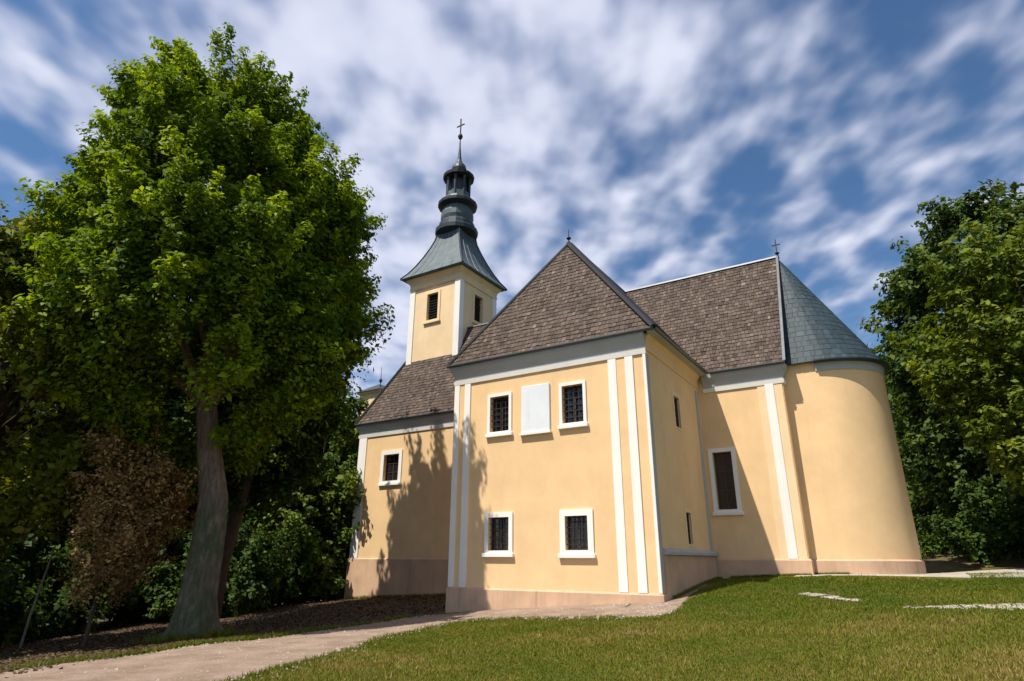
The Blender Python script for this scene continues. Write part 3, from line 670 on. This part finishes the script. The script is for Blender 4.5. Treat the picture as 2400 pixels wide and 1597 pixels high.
def tree(name, label, x, y, prof, mat, barkm, nclump, nleaf, size, seed, trunk, group=None, cat='tree', limbs=14, rc=.95, lump=.2, inner=.5, zoff=0, gaps=.35, rough=0):
    z0 = H(x, y) + zoff; t = thing(name, label, cat, (x, y, z0), group); rs = np.random.RandomState(seed)
    P, nr, tn, cl = crown_points(prof, nclump, nleaf, rs, rc, lump, inner, gaps)
    me = leaves_mesh('crown', P, nr, size * np.exp(rs.normal(0, .3, nleaf)), tn, mat, rs); link(bpy.data.objects.new('crown', me), t)
    g = MB(); pts, rad = trunk
    if rough: bark_tube(g, pts, rad, rough, rs)
    else: g.tube(pts, rad, 14)
    ztop = pts[-1][2]
    for k in range(limbs):
        c = cl[rs.randint(len(cl))]
        zz = min(max(c[2] * rs.uniform(.45, .75), pts[1][2] + .4 * (ztop - pts[1][2])), ztop - .1)
        a = np.array([np.interp(zz, [p[2] for p in pts], [p[i] for p in pts]) for i in range(3)])
        if c[2] < zz + .3: continue
        mid = (a + c) / 2 + np.array([0, 0, .12 * np.linalg.norm(c - a)]); r0 = float(np.interp(zz, [p[2] for p in pts], rad)) * .55
        g.tube([a, mid, c], [max(r0, .03), max(r0 * .55, .02), .012], 7)
    g.build('trunk', barkm, t, smooth=True); return t
def copy_tree(src, x, y, rot, sc, label, zoff=0):
    c = src.copy(); COL.objects.link(c); c.location = (x, y, H(x, y) + zoff); c.rotation_euler = (0, 0, rot); c.scale = (sc, sc, sc); c['label'] = label
    for ch in src.children:
        d = ch.copy(); COL.objects.link(d); d.parent = c
    return c
def at(u, dist):      # ground position under a bearing seen from the camera point, used only to set out the planting
    d = FW + RT * ((u - 1200) / 1434.6); h = math.hypot(d.x, d.y); return CAM.x + d.x / h * dist, CAM.y + d.y / h * dist

# the big linden
lx, ly = -4.75, -6.1
def lean(z, r, o): return (z, r, .846 * o, .533 * o)
prof = [lean(*q) for q in ((5.6, 1.8, -.7), (6.5, 3.1, -.8), (8, 4.2, -.9), (10, 4.7, -1.0), (12, 4.9, -1.0), (14, 4.6, -1.2), (16, 3.7, -1.5), (17.5, 3.1, -1.8), (19.0, 2.6, -2.1), (20.4, 1.6, -2.4), (21.4, .45, -2.6))]
tree('linden_tree', 'huge old linden tree with bright green crown and mossy grey trunk standing beside the path', lx, ly, prof, M_LIME, M_BARK, 680, 340000, .080, 3,
     ([(.846 * o, .533 * o, z) for z, o in ((-.35, 0), (.0, -.02), (.35, -.03), (1.0, -.04), (2.0, 0), (3.0, .02), (4.0, -.02), (5.0, -.28), (6.0, -.55), (7.2, -.8), (9, -.95), (12, -1.1), (17, -1.6))],
      [.98, .76, .63, .54, .475, .44, .40, .36, .32, .29, .25, .18, .05]), limbs=34, rc=.95, lump=.08, inner=.38, gaps=.52, rough=.16)

FG = 'trees of the wood behind the church'
tk = lambda h, r: ([(0, 0, -.4), (.05, 0, .6), (.15, .05, h * .3), (.1, .1, h * .6), (0, 0, h * .92)], [r * 1.5, r, r * .8, r * .55, .04])
deep = [(1.5, 2.6), (3, 3.6), (5, 4.2), (8, 4.6), (11, 4.2), (14, 3.2), (16.5, 1.6), (17.6, .3)]
# tree close behind the linden: its shade falls on the recess of the nave
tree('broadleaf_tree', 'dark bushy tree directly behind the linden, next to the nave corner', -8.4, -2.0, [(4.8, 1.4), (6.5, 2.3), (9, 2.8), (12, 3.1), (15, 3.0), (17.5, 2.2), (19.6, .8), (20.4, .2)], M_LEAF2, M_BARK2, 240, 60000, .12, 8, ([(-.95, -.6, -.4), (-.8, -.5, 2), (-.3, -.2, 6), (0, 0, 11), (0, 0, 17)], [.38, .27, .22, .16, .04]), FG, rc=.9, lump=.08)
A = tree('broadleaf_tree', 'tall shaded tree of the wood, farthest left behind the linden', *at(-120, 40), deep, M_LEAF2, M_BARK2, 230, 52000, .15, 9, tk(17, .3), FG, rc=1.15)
copy_tree(A, *at(130, 38), 1.3, 1.0, 'shaded wood tree at the left edge, behind the yellow-green tree')
copy_tree(A, *at(330, 42), 2.6, 1.05, 'shaded wood tree seen left of the linden trunk')
copy_tree(A, *at(560, 44), 4.0, 1.05, 'shaded wood tree seen right of the linden trunk')
copy_tree(A, *at(700, 40), 5.2, .82, 'shaded wood tree between the linden and the church corner')
Bt = tree('broadleaf_tree', 'green bushy tree standing hard against the left corner of the church', *at(770, 37), [(.4, 2.6), (2, 3.3), (5, 3.4), (8, 3.0), (10.5, 2.0), (12.3, .4)], M_LEAFR, M_BARK2, 170, 40000, .12, 12, tk(11, .2), FG, rc=.9)
tree('yellow_green_tree', 'yellow-green sunlit tree cut by the left edge of the picture', *at(20, 25), [(3.6, 1.6), (5.0, 3.2), (8, 4.1), (9.6, 3.8), (11.2, 2.9), (12.4, 1.6), (13.3, .3)], M_LEAFY, M_BARK2, 220, 70000, .105, 14, tk(13, .25), limbs=20, rc=.85)
tree('fir_tree', 'dark fir whose narrow tip shows above the trees at far left', *at(35, 44), [(8, 3.2), (12, 2.7), (16, 2.0), (20, 1.2), (23, .55), (25.5, .08)], M_FIR, M_BARK2, 220, 26000, .16, 15, tk(25, .25), cat='fir', rc=.6, limbs=6)
# right-hand wood
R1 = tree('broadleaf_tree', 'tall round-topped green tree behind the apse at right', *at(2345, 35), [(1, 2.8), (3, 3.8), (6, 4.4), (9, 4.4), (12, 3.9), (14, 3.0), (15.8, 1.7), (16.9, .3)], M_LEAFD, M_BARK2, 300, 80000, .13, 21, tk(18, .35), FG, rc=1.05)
copy_tree(R1, *at(2165, 42), 2.1, .70, 'lower green tree peeping over the gutter of the apse')
copy_tree(R1, *at(2600, 38), 4.4, .98, 'green tree at the very right edge behind the yellowish tree')
tree('yellow_green_tree', 'yellowish green tree in the sun at right edge in front of the tall wood', *at(2420, 27), [(3.0, 1.8), (5, 2.7), (7.5, 2.9), (9.5, 2.2), (11, 1.1), (11.8, .2)], M_LIMED, M_BARK2, 170, 38000, .10, 22, tk(10, .18), limbs=14, rc=.75)
# far wood closing the horizon, one tree after another
far = [(60, 60, A, 'distant wood tree, the leftmost of those glimpsed under the linden'), (250, 62, A, 'distant wood tree behind the withered brown bush'), (430, 60, A, 'distant wood tree straight behind the linden trunk'),
       (640, 62, A, 'distant wood tree filling the gap right of the linden trunk'), (820, 64, R1, 'distant wood tree behind the left corner of the church'), (2200, 56, R1, 'distant wood tree just right of the apse'), (2470, 58, R1, 'distant wood tree behind the yellowish tree at right')]
for i, (u, d, src, lab) in enumerate(far):
    c = copy_tree(src, *at(u, d), i * 1.7, .82 + .08 * (i % 3), lab); c['group'] = 'far trees of the wood'
# shrubs
def shrub(name, label, u, d, prof, mat, nc, nl, size, seed, rc=.5, group=None, cat='shrub'):
    x, y = at(u, d); return tree(name, label, x, y, prof, mat, M_BARK2, nc, nl, size, seed, ([(0, 0, -.2), (.03, 0, .5), (.1, .1, prof[-1][0] * .7)], [.08, .06, .02]), group, cat, limbs=16, rc=rc, inner=.3)
shrub('hazel_bush', 'withered brown leaved bush left of the linden trunk', 352, 23, [(1.6, .9), (2.6, 1.5), (4.0, 1.8), (5.2, 1.5), (6.3, .8), (6.9, .2)], M_LEAFB, 150, 30000, .046, 31, .62, cat='bush')
UG = 'dark undergrowth shrubs at the edge of the wood'
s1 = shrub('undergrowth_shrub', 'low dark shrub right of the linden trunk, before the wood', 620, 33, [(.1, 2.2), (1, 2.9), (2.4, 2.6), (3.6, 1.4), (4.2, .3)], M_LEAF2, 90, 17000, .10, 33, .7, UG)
for i, (u, d, lab) in enumerate([(40, 30, 'low dark shrub in the bottom left corner of the wood'), (200, 33, 'low dark shrub behind the thin pale stem'), (400, 36, 'low dark shrub showing left beside the linden foot'), (500, 39, 'low dark shrub directly behind the linden foot'), (760, 38, 'low shrub against the left foot of the nave'),
                                 (-140, 32, 'low dark shrub cut off by the left edge')]):
    copy_tree(s1, *at(u, d), i * 1.1, .95 + .1 * (i % 2), lab)
for i, (u, d, lab) in enumerate([(2150, 38, 'low shrub half hidden behind the foot of the apse'), (2178, 45, 'low shrub deepest in the gap right of the apse'), (2230, 33, 'low shrub at the foot of the wood right of the apse'), (2340, 33, 'low shrub under the tall round-topped tree'), (2470, 31, 'low shrub at the right edge under the yellowish tree')]):
    copy_tree(s1, *at(u, d), i * 2.1 + .5, .9, lab)
# bare stems
def stem(name, label, u0, d, h, r, lean, mat, cat='tree trunk'):
    x, y = at(u0, d); g = MB(); z = H(x, y) - .2
    g.tube([(x, y, z), (x + lean * .3, y, z + h * .35), (x + lean * .7, y + .05, z + h * .7), (x + lean, y + .1, z + h)], [r * 1.3, r, r * .85, r * .6], 10)
    return tag(g.build(name, mat, None, True), label, cat)
stem('thin_stem', 'thin pale leaning stem in the dark wood at left', 225, 27, 3.4, .035, .5, M_BARKP)

# embankment behind the apse
def mound():
    cx, cy = at(2330, 35); n = 26; g = MB()
    rs = random.Random(3)
    for j in range(n):
        for i in range(n):
            x = cx + (i / (n - 1) - .5) * 15; y = cy + (j / (n - 1) - .5) * 8; e = max(0, 1 - ((x - cx) / 7.3) ** 2) * max(0, 1 - ((y - cy) / 3.8) ** 2)
            g.v.append((x, y, H(x, y) - .04 + .65 * e ** .7 + rs.uniform(-.05, .05) * e))
    g.f = [(j * n + i, j * n + i + 1, (j + 1) * n + i + 1, (j + 1) * n + i) for j in range(n - 1) for i in range(n - 1)]
    o = g.build('embankment', gravel('dry_earth', (0.06, 0.05, 0.022), (0.15, 0.12, 0.06)), None, True); o['kind'] = 'structure'
mound()

# grass ------------------------------------------------------------
def grass():
    rs = np.random.RandomState(2); n = 520000
    # set out over the lawn, thicker near the camera
    r = 6.5 + 21 * rs.rand(n) ** .8; a = rs.uniform(-.80, .82, n) - YAW * 0
    fx_, fy_ = -math.sin(YAW), math.cos(YAW)
    dx = fx_ * np.cos(a) + fy_ * np.sin(a); dy = fy_ * np.cos(a) - fx_ * np.sin(a)
    x = CAM.x + r * dx; y = CAM.y + r * dy
    # keep off path, church and forest floor
    ea = resample(PATH_A[3:], 200); xe = np.interp(-y, -ea[:, 1][np.argsort(-ea[:, 1])], ea[:, 0][np.argsort(-ea[:, 1])])
    yy = np.interp(x, [2.9, 4.2, 6, 7.3, 8.3], [-3.1, -2.75, -2.9, -2.75, -2.35])
    left = np.where(y < -3.05, x < np.interp(-y, [3.0, 4.64, 6.47, 8.59, 10.13, 11.9, 14.5, 19], [2.9, 2.9, 3.17, 4.07, 4.7, 5.3, 6.0, 7.0]) + rs.normal(0, .12, n), False)
    front = (y > yy - .02 + rs.normal(0, .05, n)) & (x < 8.15)
    side = (y >= -2.4) & (x < np.interp(y, [-2.4, -1.1, 1.3, 4, 6], [8.3, 8.32, 7.98, 7.76, 7.75]) + rs.normal(0, .04, n))
    bld = (y > 5.0) & (x < 15) | (y > 8.5)
    p1 = (x > 13.2) & (y > -.85 + (x - 13.3) * .12) & (y < -.6 + (x - 13.4) * .42) & (rs.rand(n) < .62)
    p2 = (x > 10.9) & (x < 12.5) & (np.abs(y - (1.1 - (x - 11) * .8)) < .22) & (rs.rand(n) < .62)
    k = ~(left | front | side | bld | p1 | p2); x, y, r = x[k], y[k], r[k]; n = len(x)
    patch = np.sin(x * .9 + 1.3 * np.sin(y * .7)) * np.sin(y * .8 + 1.1 * np.sin(x * .6)) + .5 * np.sin(x * 2.9 + y * 2.1) * np.sin(y * 3.3 - x * 1.7)
    green = np.clip((y + 4.5) / 6, 0, 1)
    tint = .50 + .27 * patch - .30 * green + rs.normal(0, .2, n)
    h = .034 * rs.uniform(.5, 1.6, n) * np.where(rs.rand(n) < .02, 2.3, 1) * (1 + .3 * patch); wv = .005 + .0006 * r
    ang = rs.rand(n) * 6.28; lx_, ly_ = np.cos(ang), np.sin(ang); ln = rs.normal(0, .45, (n, 2)) * h[:, None]
    z = Hn(x, y); v = np.empty((n, 3, 3))
    v[:, 0] = np.stack([x - lx_ * wv, y - ly_ * wv, z - .01], 1); v[:, 1] = np.stack([x + lx_ * wv, y + ly_ * wv, z - .01], 1); v[:, 2] = np.stack([x + ln[:, 0], y + ln[:, 1], z + h], 1)
    me = bpy.data.meshes.new('grass'); me.vertices.add(n * 3); me.loops.add(n * 3); me.polygons.add(n)
    me.vertices.foreach_set('co', v.reshape(-1).astype(np.float32)); me.loops.foreach_set('vertex_index', np.arange(n * 3, dtype=np.int32))
    me.polygons.foreach_set('loop_start', np.arange(0, n * 3, 3, dtype=np.int32)); me.update(calc_edges=True)
    at_ = me.attributes.new('tint', 'FLOAT', 'FACE'); at_.data.foreach_set('value', np.clip(tint, 0, 1).astype(np.float32))
    me.materials.append(M_GRASS); o = bpy.data.objects.new('grass', me); link(o)
    o['kind'] = 'stuff'; o['label'] = 'short mown lawn, green with dry brownish patches, before the church'; o['category'] = 'grass'
grass()

# loose stones and litter on the path and along its edges ----------
def stones():
    rs = np.random.RandomState(9); g = MB()
    a = resample(PATH_A, 300); b = resample(PATH_B, 300)
    for k in range(5200):
        i = rs.randint(60, 300); t = rs.rand() if rs.rand() < .6 else (rs.choice([0, 1]) + rs.normal(0, .05))
        x, y = a[i] * (1 - t) + b[i] * t; x += rs.normal(0, .04); y += rs.normal(0, .04)
        if math.hypot(x - CAM.x, y - CAM.y) > 23 or (y > -.15 and -.6 < x < 7.7): continue
        r = .012 * math.exp(rs.normal(0, .5)); z = H(x, y) + .018; n = len(g.v); ro = rs.rand() * 6.28
        for j in range(5): g.v.append((x + r * rs.uniform(.7, 1.3) * math.cos(ro + j * 1.257), y + r * rs.uniform(.7, 1.3) * math.sin(ro + j * 1.257), z - .004))
        g.v.append((x + rs.normal(0, .2) * r, y + rs.normal(0, .2) * r, z + r * .8)); g.f += [(n + j, n + (j + 1) % 5, n + 5) for j in range(5)]
    o = g.build('gravel_stones', simple('stone_chips', (0.34, 0.29, 0.24), .95, var=.45, sc=9)); o['kind'] = 'stuff'
    o['label'] = 'loose stone chips scattered on the pinkish path'; o['category'] = 'gravel'
stones()
def litter():
    rs = np.random.RandomState(12); n = 26000
    x = rs.uniform(-14, 4, n); y = rs.uniform(-14, 5.4, n); k = soil_mask(x, y) > rs.rand(n) * .9; k &= ~((y > -.1) & (x > -.5)); x, y = x[k], y[k]; n = len(x)
    P = np.stack([x, y, Hn(x, y) + .022], 1); nr = np.array([0, 0, 1.]) + rs.normal(0, .35, (n, 3))
    me = leaves_mesh('leaf_litter', P, nr, .045 * rs.uniform(.6, 1.4, n), rs.rand(n), M_LEAFB, rs); o = bpy.data.objects.new('leaf_litter', me); link(o)
    o['kind'] = 'stuff'; me.materials.clear(); me.materials.append(leaf_mat('leaf_litter', (0.03, 0.018, 0.01), (0.075, 0.048, 0.025), (0.16, 0.11, 0.055), 0.1))
    o['label'] = 'brown fallen leaves on the dark soil under the trees'; o['category'] = 'leaf litter'
litter()

def weeds():
    # uncut tufts round the linden's foot, along the path edge and against the plinth
    rs = np.random.RandomState(21); pts = []
    for k in range(420):
        a = rs.rand() * 6.28; r = .62 + abs(rs.normal(0, .35)); pts.append((lx + r * math.cos(a), ly + r * math.sin(a), .16))
    b = resample(PATH_B[9:], 200); a_ = resample(PATH_A[5:], 200)
    for k in range(750):
        p = b[rs.randint(200)]; pts.append((p[0] - abs(rs.normal(0, .18)), p[1] + rs.normal(0, .1), .10))
        p = a_[rs.randint(200)]; pts.append((p[0] + rs.normal(.02, .10), p[1] + rs.normal(0, .12), .06))
    for k in range(420):
        pts.append((rs.uniform(-10.8, -.3), D - .12 - abs(rs.normal(0, .08)), .12)); t = rs.uniform(XR - 2.6, AXC); pts.append((t, (D if t < XR else YR - AR) - .10 - abs(rs.normal(0, .05)), .07))
        pts.append((WW + .12 + abs(rs.normal(0, .05)), rs.uniform(.5, D - .3), .08))
    pts = np.array(pts); nb = 9; P = np.repeat(pts, nb, 0); n = len(P); x = P[:, 0] + rs.normal(0, .03, n); y = P[:, 1] + rs.normal(0, .03, n); h = P[:, 2] * rs.uniform(.4, 1.5, n)
    ang = rs.rand(n) * 6.28; c, q = np.cos(ang) * .009, np.sin(ang) * .009; ln = rs.normal(0, .4, (n, 2)) * h[:, None]; z = Hn(x, y)
    v = np.empty((n, 3, 3)); v[:, 0] = np.stack([x - c, y - q, z], 1); v[:, 1] = np.stack([x + c, y + q, z], 1); v[:, 2] = np.stack([x + ln[:, 0], y + ln[:, 1], z + h], 1)
    me = bpy.data.meshes.new('weeds'); me.vertices.add(n * 3); me.loops.add(n * 3); me.polygons.add(n)
    me.vertices.foreach_set('co', v.reshape(-1).astype(np.float32)); me.loops.foreach_set('vertex_index', np.arange(n * 3, dtype=np.int32))
    me.polygons.foreach_set('loop_start', np.arange(0, n * 3, 3, dtype=np.int32)); me.update(calc_edges=True)
    t_ = me.attributes.new('tint', 'FLOAT', 'FACE'); t_.data.foreach_set('value', np.clip(rs.normal(.35, .25, n), 0, 1).astype(np.float32))
    me.materials.append(M_GRASS); o = bpy.data.objects.new('weeds', me); link(o); o['kind'] = 'stuff'; o['label'] = 'uncut weeds along the path edge, plinth and linden foot'; o['category'] = 'weeds'
weeds()
